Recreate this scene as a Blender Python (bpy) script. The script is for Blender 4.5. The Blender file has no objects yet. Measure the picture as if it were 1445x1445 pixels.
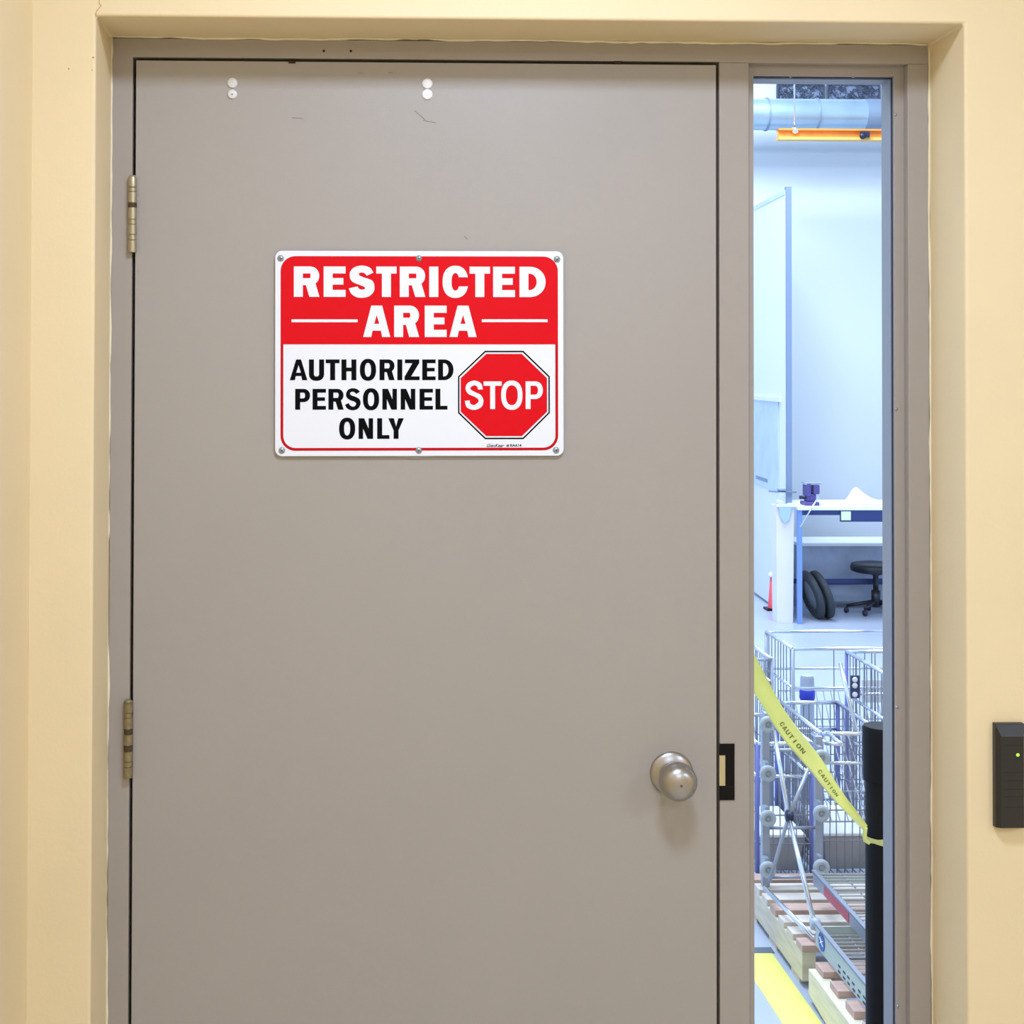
import bpy, bmesh, math, random
from mathutils import Vector, Matrix
from mathutils.geometry import tessellate_polygon
random.seed(7)
S = bpy.context.scene
C = bpy.context.collection
PI = math.pi

# ------------------------------------------------------------------ camera
F_PX, CX, CY = 1982.0, 559.8, 495.3          # focal length and principal point for a 1445 x 1445 frame
EYE = Vector((0.0, -2.2, 1.65))
ROT = (Matrix.Rotation(-0.02569, 3, 'Z') @ Matrix.Rotation(PI / 2 + 0.01428, 3, 'X') @ Matrix.Rotation(0.00248, 3, 'Z'))
cd = bpy.data.cameras.new('camera')
cam = bpy.data.objects.new('camera', cd)
C.objects.link(cam)
cd.sensor_width = 36
cd.lens = F_PX / 1445 * 36
cd.shift_x = (722.5 - CX) / 1445
cd.shift_y = -(722.5 - CY) / 1445
cd.clip_start = 0.02
cam.matrix_world = Matrix.Translation(EYE) @ ROT.to_4x4()
S.camera = cam

# ------------------------------------------------------------------ world, exposure, lights
S.view_settings.view_transform = 'Standard'
S.view_settings.look = 'None'
S.view_settings.gamma = 1.0
S.view_settings.use_curve_mapping = False
S.view_settings.exposure = 0.0
w = bpy.data.worlds.new('world')
S.world = w
w.use_nodes = True
w.node_tree.nodes['Background'].inputs[0].default_value = (0.6, 0.7, 0.9, 1)
w.node_tree.nodes['Background'].inputs[1].default_value = 0.05


def area(name, loc, sx, sy, power, col, look=None):
    l = bpy.data.lights.new(name, 'AREA')
    l.shape = 'RECTANGLE'
    l.size, l.size_y = sx, sy
    l.energy = power
    l.color = col
    o = bpy.data.objects.new(name, l)
    C.objects.link(o)
    o.location = loc
    if look is not None:
        o.rotation_euler = (Vector(look) - Vector(loc)).to_track_quat('-Z', 'Y').to_euler()
    return o


area('corridor_lamp_light', (0.27, -1.15, 2.715), 0.34, 0.34, 21.5, (0.86, 1.03, 1.42))
area('corridor_fill_right', (2.6, -2.6, 2.715), 0.56, 0.56, 29, (0.86, 1.03, 1.42))  # unseen lamp added as ambient fill from the right
area('corridor_fill_rear', (0.7, -3.6, 2.715), 0.56, 0.56, 29, (0.86, 1.03, 1.42))  # another added fill lamp, unseen behind the camera
area('shop_lamp_light', (2.2, 5.9, 4.9), 1.6, 1.6, 250, (0.75, 0.84, 0.96))
area('shop_lamp_light.001', (0.2, 2.6, 4.9), 1.2, 1.2, 180, (0.80, 0.89, 0.97))
area('shop_lamp_light.002', (3.6, 2.2, 4.9), 1.2, 1.2, 70, (0.72, 0.82, 1.0))


# ------------------------------------------------------------------ helpers
def lin(c):
    return tuple(((v / 255) / 12.92 if v / 255 <= 0.04045 else ((v / 255 + 0.055) / 1.055) ** 2.4) for v in c)


def mat(name, rgb, rough=0.5, metal=0.0, var=0.0, vscale=8.0, bump=0.0, bscale=300.0, spec=0.5, emit=None, es=0.0, coat=0.0, stretch=None):
    m = bpy.data.materials.new(name)
    m.use_nodes = True
    nt = m.node_tree
    b = nt.nodes['Principled BSDF']
    c = lin(rgb)
    b.inputs['Base Color'].default_value = (*c, 1)
    b.inputs['Roughness'].default_value = rough
    b.inputs['Metallic'].default_value = metal
    b.inputs['Specular IOR Level'].default_value = spec
    b.inputs['Coat Weight'].default_value = coat
    if emit:
        b.inputs['Emission Color'].default_value = (*lin(emit), 1)
        b.inputs['Emission Strength'].default_value = es
    tc = nt.nodes.new('ShaderNodeTexCoord')
    vec = tc.outputs['Object']
    if stretch:
        mp = nt.nodes.new('ShaderNodeMapping')
        mp.inputs['Scale'].default_value = stretch
        nt.links.new(vec, mp.inputs[0])
        vec = mp.outputs[0]
    if var > 0:
        n = nt.nodes.new('ShaderNodeTexNoise')
        n.inputs['Scale'].default_value = vscale
        n.inputs['Detail'].default_value = 5
        nt.links.new(vec, n.inputs['Vector'])
        r = nt.nodes.new('ShaderNodeMapRange')
        r.inputs['From Min'].default_value = 0.3
        r.inputs['From Max'].default_value = 0.7
        r.inputs['To Min'].default_value = 1 - var
        r.inputs['To Max'].default_value = 1 + var
        nt.links.new(n.outputs['Fac'], r.inputs['Value'])
        mx = nt.nodes.new('ShaderNodeMix')
        mx.data_type = 'RGBA'
        mx.blend_type = 'MULTIPLY'
        mx.inputs['Factor'].default_value = 1.0
        mx.inputs['A'].default_value = (*c, 1)
        nt.links.new(r.outputs[0], mx.inputs['B'])
        nt.links.new(mx.outputs['Result'], b.inputs['Base Color'])
    if bump > 0:
        n2 = nt.nodes.new('ShaderNodeTexNoise')
        n2.inputs['Scale'].default_value = bscale
        n2.inputs['Detail'].default_value = 3
        nt.links.new(vec, n2.inputs['Vector'])
        bp = nt.nodes.new('ShaderNodeBump')
        bp.inputs['Strength'].default_value = bump
        bp.inputs['Distance'].default_value = 0.001
        nt.links.new(n2.outputs['Fac'], bp.inputs['Height'])
        nt.links.new(bp.outputs[0], b.inputs['Normal'])
    return m


def glassmat(name, tint=(0.97, 0.985, 1.0), refl=0.05):
    m = bpy.data.materials.new(name)
    m.use_nodes = True
    nt = m.node_tree
    nt.nodes.remove(nt.nodes['Principled BSDF'])
    out = nt.nodes['Material Output']
    t = nt.nodes.new('ShaderNodeBsdfTransparent')
    t.inputs[0].default_value = (*tint, 1)
    g = nt.nodes.new('ShaderNodeBsdfGlossy')
    g.inputs['Roughness'].default_value = 0.02
    fr = nt.nodes.new('ShaderNodeFresnel')
    fr.inputs['IOR'].default_value = 1.45
    ml = nt.nodes.new('ShaderNodeMath')
    ml.operation = 'MULTIPLY'
    ml.inputs[1].default_value = refl
    mx = nt.nodes.new('ShaderNodeMixShader')
    nt.links.new(fr.outputs[0], ml.inputs[0])
    nt.links.new(ml.outputs[0], mx.inputs[0])
    nt.links.new(t.outputs[0], mx.inputs[1])
    nt.links.new(g.outputs[0], mx.inputs[2])
    nt.links.new(mx.outputs[0], out.inputs[0])
    return m


def W(u, v, y):
    """pixel of the photograph -> point on the plane Y = y"""
    d = ROT @ Vector(((u - CX) / F_PX, -(v - CY) / F_PX, -1))
    t = (y - EYE.y) / d.y
    return EYE + d * t


def bx(bm, x0, x1, y0, y1, z0, z1):
    vs = [bm.verts.new((x, y, z)) for z in (z0, z1) for y in (y0, y1) for x in (x0, x1)]
    for f in ((0, 2, 3, 1), (4, 5, 7, 6), (0, 1, 5, 4), (2, 6, 7, 3), (0, 4, 6, 2), (1, 3, 7, 5)):
        bm.faces.new([vs[i] for i in f])
    return vs


def tube(bm, a, b, r, n=8, r2=None, cap=True):
    a, b = Vector(a), Vector(b)
    r2 = r if r2 is None else r2
    d = (b - a).normalized()
    u = d.orthogonal().normalized()
    v = d.cross(u)
    A = [bm.verts.new(a + (u * math.cos(2 * PI * i / n) + v * math.sin(2 * PI * i / n)) * r) for i in range(n)]
    B = [bm.verts.new(b + (u * math.cos(2 * PI * i / n) + v * math.sin(2 * PI * i / n)) * r2) for i in range(n)]
    for i in range(n):
        bm.faces.new([A[i], A[(i + 1) % n], B[(i + 1) % n], B[i]]).smooth = n > 6
    if cap:
        bm.faces.new(A[::-1])
        bm.faces.new(B)


def path(bm, pts, r, n=8):
    pts = [Vector(p) for p in pts]
    rings = []
    prev = None
    for i, p in enumerate(pts):
        d = (pts[min(i + 1, len(pts) - 1)] - pts[max(i - 1, 0)]).normalized()
        u = d.orthogonal().normalized() if prev is None else (prev - d * prev.dot(d)).normalized()
        prev = u
        v = d.cross(u)
        rr = r[i] if isinstance(r, (list, tuple)) else r
        rings.append([bm.verts.new(p + (u * math.cos(2 * PI * k / n) + v * math.sin(2 * PI * k / n)) * rr) for k in range(n)])
    for a, b in zip(rings, rings[1:]):
        for k in range(n):
            bm.faces.new([a[k], a[(k + 1) % n], b[(k + 1) % n], b[k]]).smooth = True
    bm.faces.new(rings[0][::-1])
    bm.faces.new(rings[-1])


def lathe(bm, prof, n=32, axis='Z', loc=(0, 0, 0), smooth=True):
    """prof: list of (radius, height). axis 'Z' up, 'Y' towards the viewer (-Y), 'X' along X"""
    def tr(x, y, z):
        if axis == 'Z':
            p = (x, y, z)
        elif axis == 'Y':
            p = (x, -z, y)
        else:
            p = (z, x, y)
        return Vector(p) + Vector(loc)
    rings = []
    for r, h in prof:
        if r < 1e-6:
            rings.append([bm.verts.new(tr(0, 0, h))])
        else:
            rings.append([bm.verts.new(tr(r * math.cos(2 * PI * i / n), r * math.sin(2 * PI * i / n), h)) for i in range(n)])
    for a, b in zip(rings, rings[1:]):
        for i in range(n):
            j = (i + 1) % n
            f = [a[i], a[j], b[j], b[i]] if len(a) > 1 and len(b) > 1 else ([a[0], b[j], b[i]] if len(a) == 1 else [a[i], a[j], b[0]])
            bm.faces.new(f).smooth = smooth


def obj(name, bm, m, parent=None, bevel=0, seg=2, sharp=None):
    bmesh.ops.recalc_face_normals(bm, faces=bm.faces)
    me = bpy.data.meshes.new(name)
    bm.to_mesh(me)
    bm.free()
    me.materials.append(m)
    if sharp is not None:
        me.set_sharp_from_angle(angle=sharp)
    o = bpy.data.objects.new(name, me)
    C.objects.link(o)
    if parent is not None:
        o.parent = parent
        o.matrix_parent_inverse = parent.matrix_basis.inverted()
    if bevel:
        b = o.modifiers.new('bevel', 'BEVEL')
        b.width = bevel
        b.segments = seg
        b.limit_method = 'ANGLE'
        b.harden_normals = False
    return o


def box(name, m, x0, x1, y0, y1, z0, z1, parent=None, bevel=0, seg=2):
    bm = bmesh.new()
    bx(bm, x0, x1, y0, y1, z0, z1)
    return obj(name, bm, m, parent, bevel, seg)


def empty(name, loc, kind=None):
    o = bpy.data.objects.new(name, None)
    o.empty_display_size = 0.05
    C.objects.link(o)
    o.location = loc
    if kind:
        o['kind'] = kind
    return o


def tag(o, label, cat, group=None):
    o['label'] = label
    o['category'] = cat
    if group:
        o['group'] = group
    return o


def structure(o, label=None):
    o['kind'] = 'structure'
    if label:
        o['label'] = label
    return o


def part(name, m, parent, fn, **k):
    bm = bmesh.new()
    fn(bm)
    return obj(name, bm, m, parent, **k)


def dup(o, parent, loc):
    """copy of a part (with its own sub-parts) moved by loc"""
    c = o.copy()
    C.objects.link(c)
    c.parent = parent
    c.location = Vector(o.location) + Vector(loc)
    for ch in o.children:
        d = ch.copy()
        C.objects.link(d)
        d.parent = c
    return c


# ------------------------------------------------------------------ materials
M = {
    'wall': mat('cream_wall_paint', (241, 219, 174), 0.55, var=0.02, vscale=5, bump=0.25, bscale=180, spec=0.3),
    'ceiling': mat('ceiling_white', (232, 226, 208), 0.8),
    'corrfloor': mat('tan_floor_tile', (204, 196, 180), 0.4, var=0.06),
    'caulk': mat('cream_caulk', (240, 230, 196), 0.5, var=0.05, vscale=60),
    'frame': mat('frame_taupe_paint', (168, 158, 147), 0.42, var=0.02, vscale=7, bump=0.15, bscale=500),
    'door': mat('door_taupe_paint', (170, 162, 152), 0.36, var=0.018, vscale=3, bump=0.12, bscale=420),
    'gap': mat('black_gap', (6, 5, 4), 0.9, spec=0.05),
    'hinge': mat('satin_nickel_hinge', (186, 176, 148), 0.42, metal=0.85, var=0.05, vscale=80),
    'hinge_old': mat('tarnished_hinge', (150, 136, 100), 0.55, metal=0.6, var=0.18, vscale=140),
    'hinge_dark': mat('dirty_hinge_ring', (82, 66, 44), 0.6, metal=0.4, var=0.2, vscale=200),
    'knob': mat('satin_nickel_knob', (178, 174, 168), 0.34, metal=1.0, var=0.03, vscale=40),
    'black': mat('black_metal', (8, 7, 7), 0.45, spec=0.2),
    'latch': mat('pale_brass_latch', (205, 186, 138), 0.4, metal=0.3),
    'cap': mat('white_cap', (228, 226, 220), 0.4),
    'cap_bright': mat('bright_white_cap', (250, 250, 250), 0.4),
    'hole': mat('dark_screw_hole', (58, 32, 14), 0.8),
    'scuff': mat('grey_scuff', (152, 145, 136), 0.6),
    'sign_white': mat('sign_white', (240, 241, 243), 0.5, spec=0.2),
    'sign_red': mat('sign_red', (226, 14, 26), 0.5, spec=0.12),
    'sign_darkred': mat('sign_border_red', (198, 14, 24), 0.5, spec=0.12),
    'sign_black': mat('sign_black', (6, 6, 7), 0.6, spec=0.08),
    'sticker': mat('old_sticker', (176, 170, 162), 0.6),
    'screw': mat('zinc_screw', (170, 180, 184), 0.35, metal=0.8),
    'screw_slot': mat('screw_recess', (52, 58, 62), 0.5, metal=0.4),
    'reader': mat('black_reader_plastic', (42, 40, 36), 0.3, bump=0.3, bscale=900),
    'reader_groove': mat('reader_groove', (20, 19, 17), 0.6),
    'led': mat('green_led', (120, 230, 40), 0.3, emit=(170, 240, 70), es=1.6),
    'gasket': mat('blue_black_gasket', (40, 42, 70), 0.6),
    'glass': glassmat('window_glass'),
    'shop_wall': mat('shop_pale_wall', (212, 220, 228), 0.7, var=0.015, vscale=1.2),
    'shop_floor': mat('shop_floor_concrete', (180, 190, 210), 0.35, var=0.06, vscale=2.5, bump=0.1, bscale=60),
    'stripe': mat('yellow_floor_paint', (240, 240, 124), 0.5, var=0.05, vscale=14),
    'joint': mat('floor_shadow_grey', (96, 108, 128), 0.7),  # colour of the painted shadow band on the workshop floor
    'duct': mat('galvanised_duct', (176, 200, 216), 0.32, metal=0.6, var=0.08, vscale=6),
    'grille': mat('dark_grille', (64, 72, 92), 0.6, var=0.3, vscale=30),
    'grille_back': mat('grille_backing', (130, 142, 168), 0.6),
    'orange': mat('orange_beam', (240, 150, 60), 0.5, var=0.1, vscale=12),
    'orange_pale': mat('orange_beam_flange', (240, 186, 96), 0.5),
    'partition': mat('partition_white', (232, 238, 246), 0.6),
    'post_grey': mat('partition_post', (128, 146, 176), 0.5),
    'board': mat('notice_board', (198, 216, 236), 0.5, var=0.08, vscale=6),
    'bench_top': mat('bench_top_white', (244, 248, 252), 0.5),
    'navy': mat('navy_steel', (44, 60, 116), 0.5),
    'blue_leg': mat('blue_leg', (120, 154, 216), 0.5),
    'label': mat('pale_label', (226, 236, 200), 0.6),
    'cab': mat('grey_cabinet', (178, 190, 212), 0.6, var=0.12, vscale=9),
    'vise': mat('purple_blue_vise', (86, 76, 142), 0.45),
    'vise_dark': mat('dark_steel', (52, 56, 78), 0.45, metal=0.5),
    'chrome': mat('chrome_tube', (226, 232, 240), 0.22, metal=0.9),
    'wire': mat('zinc_wire', (176, 180, 188), 0.4, metal=0.5),
    'wire_dark': mat('dark_wire', (138, 142, 156), 0.5, metal=0.3),
    'cart_blue': mat('blue_post', (116, 124, 200), 0.5),
    'galv': mat('grey_tube', (166, 174, 190), 0.4, metal=0.4),
    'caster': mat('caster_plastic', (178, 188, 198), 0.45),
    'hub': mat('caster_hub', (150, 158, 166), 0.5),
    'rubber': mat('black_rubber', (52, 58, 66), 0.7, var=0.15, vscale=20),
    'tire_side': mat('grey_wheel', (128, 136, 144), 0.6, var=0.15, vscale=20),
    'seat': mat('black_seat', (26, 30, 40), 0.4),
    'bin': mat('pinkish_white_plastic', (236, 232, 244), 0.4, var=0.03, vscale=6),
    'bin_label': mat('grey_print', (176, 204, 216), 0.5),
    'cone': mat('cone_red', (244, 92, 104), 0.5),
    'wood': mat('pallet_wood', (216, 205, 182), 0.7, var=0.12, vscale=5, stretch=(2, 2, 14)),
    'wood_pale': mat('pale_pallet_wood', (232, 224, 200), 0.7, var=0.08, vscale=6, stretch=(2, 2, 14)),
    'wood_board': mat('pallet_board', (216, 206, 196), 0.7, var=0.1, vscale=6, stretch=(3, 12, 3)),
    'wood_red': mat('reddish_board', (204, 172, 160), 0.7, var=0.1, vscale=6, stretch=(3, 12, 3)),
    'tray': mat('pale_green_steel', (186, 202, 200), 0.45, metal=0.2),
    'tray_rim': mat('blue_grey_rim', (136, 144, 160), 0.45, metal=0.3),
    'red_label': mat('red_label', (198, 92, 110), 0.5),
    'blue_sticker': mat('blue_sticker', (52, 104, 186), 0.5),
    'white_print': mat('white_print', (240, 244, 250), 0.5),
    'tape': mat('yellow_tape', (250, 250, 176), 0.25, var=0.08, vscale=20),
    'tape_print': mat('tape_print', (120, 124, 62), 0.5),
    'stanchion': mat('black_stanchion', (7, 7, 14), 0.6, spec=0.25),
    'tote': mat('grey_tote', (172, 174, 182), 0.6, var=0.1, vscale=12),
    'cloth': mat('white_cloth', (246, 248, 252), 0.8),
    'lampframe': mat('lamp_frame', (240, 240, 236), 0.5),
}

# thin plastic tape lets light through
nt = M['tape'].node_tree
tl = nt.nodes.new('ShaderNodeBsdfTranslucent')
tl.inputs[0].default_value = (*lin((250, 250, 180)), 1)
mxs = nt.nodes.new('ShaderNodeMixShader')
mxs.inputs[0].default_value = 0.45
nt.links.new(nt.nodes['Principled BSDF'].outputs[0], mxs.inputs[1])
nt.links.new(tl.outputs[0], mxs.inputs[2])
nt.links.new(mxs.outputs[0], nt.nodes['Material Output'].inputs[0])

# ------------------------------------------------------------------ dimensions from the photograph
DL, DR, DT = -0.3549, 0.5631, 2.1377         # centre of the gap round the door leaf
FL, FR, FT = -0.3895, 0.8998, 2.1693         # outer edges of the steel frame
OL, OR, OT = -0.3906, 0.9010, 2.1715         # plaster opening
YW, YB = -0.13, 0.09                         # corridor face and workshop face of the wall
ML, SR, ST = 0.6125, 0.8666, 2.139           # sidelight opening
H1, H2 = 2.75, 5.0                           # ceilings
XL, XR = W(42, 700, YW).x, 3.6
YR = -4.6                                    # corridor rear wall

# ------------------------------------------------------------------ structure
bm = bmesh.new()
bx(bm, XL - 0.12, OL, YW, YB, 0, H1)
bx(bm, OR, XR + 0.12, YW, YB, 0, H1)
bx(bm, OL, OR, YW, YB, OT, H1)
bmesh.ops.remove_doubles(bm, verts=bm.verts, dist=1e-5)
# drop the inner shared faces so the wall is one shell
for f in [f for f in bm.faces if abs(f.normal.x) > 0.9 and f.calc_center_median().z > OT and OL - .01 < f.calc_center_median().x < OR + .01]:
    bm.faces.remove(f)
bm.free()
bm = bmesh.new()
poly = [(XL - 0.12, 0), (OL, 0), (OL, OT), (OR, OT), (OR, 0), (XR + 0.12, 0), (XR + 0.12, H1), (XL - 0.12, H1)]
fr = [bm.verts.new((x, YW, z)) for x, z in poly]
bk = [bm.verts.new((x, YB, z)) for x, z in poly]
bm.faces.new(fr)
bm.faces.new(bk[::-1])
n = len(poly)
for i in range(n):
    bm.faces.new([fr[i], bk[i], bk[(i + 1) % n], fr[(i + 1) % n]])
wall_front = structure(obj('wall_front', bm, M['wall'], bevel=0.004, seg=3))
# fine crack and chips near the top left corner of the opening
def crack(bm):
    pts = [W(u, v, YW - 0.0003) for u, v in ((141, 0), (140, 5), (143, 8), (139, 12), (136, 16), (135, 21), (137, 24))]
    pts[0] = pts[0] + Vector((0, 0, 0.03))
    for a, b in zip(pts, pts[1:]):
        tube(bm, a, b, 0.0005, 5)
M['crack'] = mat('plaster_crack', (196, 164, 106), 0.8)
part('crack', M['crack'], wall_front, crack)
for u, v, r in ((131.5, 81, .0015), (97, 97, .0013), (130, 99, .0010)):
    part('chip', M['crack'], wall_front, lambda b: lathe(b, [(0, .0006), (r * .6, .0005), (r, 0)], 9, 'Y', W(u, v, YW - .0001)))
structure(box('wall_left', M['wall'], XL - 0.12, XL, YR, YW, 0, H1))
structure(box('wall_right', M['wall'], XR, XR + 0.12, YR, YW, 0, H1))
structure(box('wall_rear', M['wall'], XL - 0.12, XR + 0.12, YR - 0.12, YR, 0, H1))
structure(box('floor', M['corrfloor'], XL - 0.12, XR + 0.12, YR - 0.12, 0.0, -0.1, 0))
structure(box('ceiling', M['ceiling'], XL - 0.12, XR + 0.12, YR - 0.12, YB, H1, H1 + 0.1))
# workshop behind
SX0, SX1, SY1 = -1.6, 5.2, 8.25
floor_far = structure(box('floor_far', M['shop_floor'], SX0, SX1, 0.0, SY1, -0.1, 0))
structure(box('wall_far', M['shop_wall'], SX0, SX1, SY1, SY1 + 0.12, 0, H2))
structure(box('wall_shop_left', M['shop_wall'], SX0 - 0.12, SX0, YB, SY1, 0, H2))
structure(box('wall_shop_right', M['shop_wall'], SX1, SX1 + 0.12, YB, SY1, 0, H2))
bm = bmesh.new()
bx(bm, SX0, SX1, YB + 0.001, YB + 0.06, H1 + 0.1, H2)
structure(obj('wall_shop_front', bm, M['shop_wall']))
structure(box('ceiling_far', M['shop_wall'], SX0, SX1, YB, SY1, H2, H2 + 0.1))
box('floor_stripe', M['stripe'], 1.072, 1.172, 0.1, 1.78, 0.0, 0.0015, floor_far)
zj = W(1160, 890, 0)
def floorY(v):
    d = ROT @ Vector(((1160 - CX) / F_PX, -(v - CY) / F_PX, -1))
    return EYE.y + d.y * (-EYE.z / d.z)
y890 = floorY(890)
box('floor_shadow_band', M['joint'], 0.9, 1.18, 1.781, 1.82, 0, 0.002, floor_far)  # shadow where the yellow stripe ends, painted as a dark strip

# caulk bead between plaster and steel frame (wobbly)
def caulk(bm):
    def line(a, b, n, amp):
        a, b = Vector(a), Vector(b)
        pts, rr = [], []
        d = (b - a).normalized()
        s = Vector((0, 0, 1)) if abs(d.x) > .5 else Vector((1, 0, 0))
        w1 = 0
        for i in range(n + 1):
            w1 = 0.8 * w1 + random.uniform(-amp, amp)
            pts.append(a.lerp(b, i / n) + s * w1)
            rr.append(0.0016 + random.uniform(-0.0004, 0.0009))
        path(bm, pts, rr, 6)
    line((OL, -.001, 0.0), (OL, -.001, OT), 110, 0.0007)
    line((OL, -.001, OT), (OR, -.001, OT), 90, 0.0010)
    line((OR, -.001, OT), (OR, -.001, 0.0), 110, 0.0006)
structure(part('trim_2', M['caulk'], None, caulk))

# steel door frame: trim_1 > jambs, head, mullion, strike plate, stops
frame = empty('trim_1', (0, 0, 0), 'structure')
G = 0.0024
yd = 0.075
box('jamb', M['frame'], FL, DL - G, 0, yd, 0, FT, frame)
box('jamb', M['frame'], SR, FR, 0, yd, 0, ST, frame, 0.0012)
box('mullion', M['frame'], DR + G, ML, 0, yd, 0, ST, frame, 0.0012)
def head(bm):
    bx(bm, FL, DR + G, 0, yd, DT + G, FT)
    bx(bm, DR + G, FR, 0, yd, ST, FT)
bm = bmesh.new()
pl = [(DL - G, DT + G), (DR + G, DT + G), (DR + G, ST), (FR, ST), (FR, FT), (DL - G, FT)]
a = [bm.verts.new((x, 0, z)) for x, z in pl]
b = [bm.verts.new((x, yd, z)) for x, z in pl]
bm.faces.new(a); bm.faces.new(b[::-1])
for i in range(6):
    bm.faces.new([a[i], b[i], b[(i + 1) % 6], a[(i + 1) % 6]])
obj('head', bm, M['frame'], frame)
def rabbet(bm):   # dark rebate behind the gap
    bx(bm, DL - G, DL + .02, .048, yd - .005, 0, DT + G)
    bx(bm, DR - .02, DR + G, .048, yd - .005, 0, DT + G)
    bx(bm, DL + .02, DR - .02, .048, yd - .005, DT - .02, DT + G)
part('door_stop', M['gap'], frame, rabbet)
for u, v in ((457, 72), (495, 72)):
    part('screw_hole', M['hole'], frame, lambda b: lathe(b, [(0, .0004), (.0019, .0004), (.0021, 0)], 12, 'Y', W(u, v, 0)))
def plate(bm):
    p, q = W(1014.2, 1129, -.001), W(1036.5, 1049.5, -.001)
    t = .009
    bx(bm, p.x + .001, q.x, -.0016, .0, p.z, p.z + .021)
    bx(bm, p.x + .001, q.x, -.0016, .0, q.z - .017, q.z)
    bx(bm, p.x + .010, q.x, -.0012, .0, p.z + .021, q.z - .017)
    bx(bm, p.x + .001, p.x + .010, -.0004, .0, p.z + .021, q.z - .017)
sp = part('strike_plate', M['black'], frame, plate)
p, q = W(1015.2, 1108.7, -.001), W(1023.3, 1066, -.001)
box('latch_tab', M['latch'], p.x, q.x, -.0014, -.0003, p.z, q.z, sp)

# sidelight: window_1
win = empty('window_1', (0, 0, 0), 'structure')
SW = 0.0125
yg = 0.030
def stops(x0, x1, z0, z1):
    box('glazing_stop', M['frame'], x0, x1, 0.018, yg - .002, z0, z1, win)
stops(ML, ML + SW, 0.3, ST)
stops(SR - SW - .002, SR, 0.3, ST)
stops(ML + SW, SR - SW - .002, ST - .016, ST)
stops(ML + SW, SR - SW - .002, 0.3, 0.316)
gx0, gx1, gz0, gz1 = ML + SW, SR - SW - .002, 0.316, ST - .016
def gask(bm):
    t = .0016
    bx(bm, gx1 - t, gx1 - .0001, yg - .003, yg, gz0, gz1)
    bx(bm, gx0 + .0001, gx1 - t, yg - .003, yg, gz1 - t, gz1 - .0001)
part('gasket', M['gasket'], win, gask)
box('glass_pane', M['glass'], ML + .002, SR - .002, yg, yg + .005, 0.302, ST - .002, win)
def far(bm):
    bx(bm, ML, ML + .010, yg + .006, yd, 0.3, ST)
    bx(bm, SR - .0145, SR, yg + .006, yd, 0.3, ST)
    bx(bm, ML + .010, SR - .0145, yg + .006, yd, ST - .018, ST)
    bx(bm, ML + .010, SR - .0145, yg + .006, yd, 0.3, 0.318)
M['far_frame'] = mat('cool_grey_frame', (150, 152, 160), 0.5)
part('inner_stop', M['far_frame'], win, far)
box('sill_panel', M['frame'], ML, SR, 0.004, yd, 0.0, 0.3, win)
for u, v in ((1115.5, 107.5), (1204, 108)):
    part('stop_screw', M['screw'], win, lambda b: lathe(b, [(0, .002), (.002, .0015), (.0028, 0)], 10, 'Y', W(u, v, yg - .003)))
for v in (163, 577, 996, 1416):
    pt = W(1256 + (3 if v > 500 else 0), v, yg - .003)
    part('stop_screw', M['screw'], win, lambda b: lathe(b, [(0, .002), (.002, .0015), (.0026, 0)], 10, 'Y', (gx1 + .001, .0179, pt.z)))

# door leaf: door_1
door = empty('door_1', ((DL + DR) / 2, 0, 0), 'structure')
door['label'] = 'flat taupe painted steel door with knob, closed in its frame'
box('door_leaf', M['door'], DL + G, DR - G, 0.0005, 0.045, 0.006, DT - G, door, 0.001)
for i, (u, v) in enumerate(((328, 117), (328, 133), (603, 118), (603, 133.3))):
    m_ = M['cap_bright'] if u > 500 else M['cap']
    r = .0082 if i in (0, 2, 3) else .0074
    cp = part('bolt_cap', m_, door, lambda b: lathe(b, [(0, .0022), (r * .7, .002), (r, .0012), (r, -.0005)], 28, 'Y', W(u, v, 0)))
    if i == 1:
        part('bolt_slot', M['screw'], cp, lambda b: lathe(b, [(0, .0026), (.0015, .0026), (.0015, .001)], 10, 'Y', W(u, v + .5, 0)))
def smear(bm):
    for (u0, v0, u1, v1) in ((585, 156, 600, 169), (597, 170, 615, 173), (505, 103, 512, 103.5), (548, 102.5, 554, 103), (412, 166, 428, 167), (655, 333, 660, 338)):
        tube(bm, W(u0, v0, .0004), W(u1, v1, .0004), .0006, 6)
part('scuff', M['scuff'], door, smear)
part('gap_nick', M['hole'], door, lambda b: [bx(b, W(u - 5, 90, 0).x, W(u + 5, 90, 0).x, -.0002, .001, W(u, 89.5, 0).z, W(u, 86, 0).z) for u in (412, 872)])
st = W(585, 558, 0)
part('round_sticker', M['sticker'], door, lambda b: lathe(b, [(0, .0012), (.0995, .0012), (.1, .0004)], 64, 'Y', st))

# knob
kc = W(947.5, 1091, 0)
knob = part('door_knob', M['knob'], door, lambda b: lathe(b, [
    (0.0115, 0.006), (0.0115, 0.018), (0.014, 0.024), (0.022, 0.029), (0.0275, 0.036), (0.0292, 0.043), (0.029, 0.050),
    (0.0268, 0.057), (0.0225, 0.063), (0.016, 0.0668), (0.008, 0.0685), (0.0035, 0.0690), (0, 0.0690)], 64, 'Y', kc))
part('rose', M['knob'], knob, lambda b: lathe(b, [(0.034, -0.0005), (0.034, 0.002), (0.0325, 0.0045), (0.0295, 0.006), (0.028, 0.0068), (0.022, 0.0095), (0.014, 0.0105), (0.0115, 0.0105)], 64, 'Y', kc))
M['keyhole'] = mat('keyhole', (96, 92, 82), 0.5)
part('button', M['keyhole'], knob, lambda b: lathe(b, [(0, .0693), (.0020, .0693), (.0024, .0688)], 16, 'Y', kc))

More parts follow.
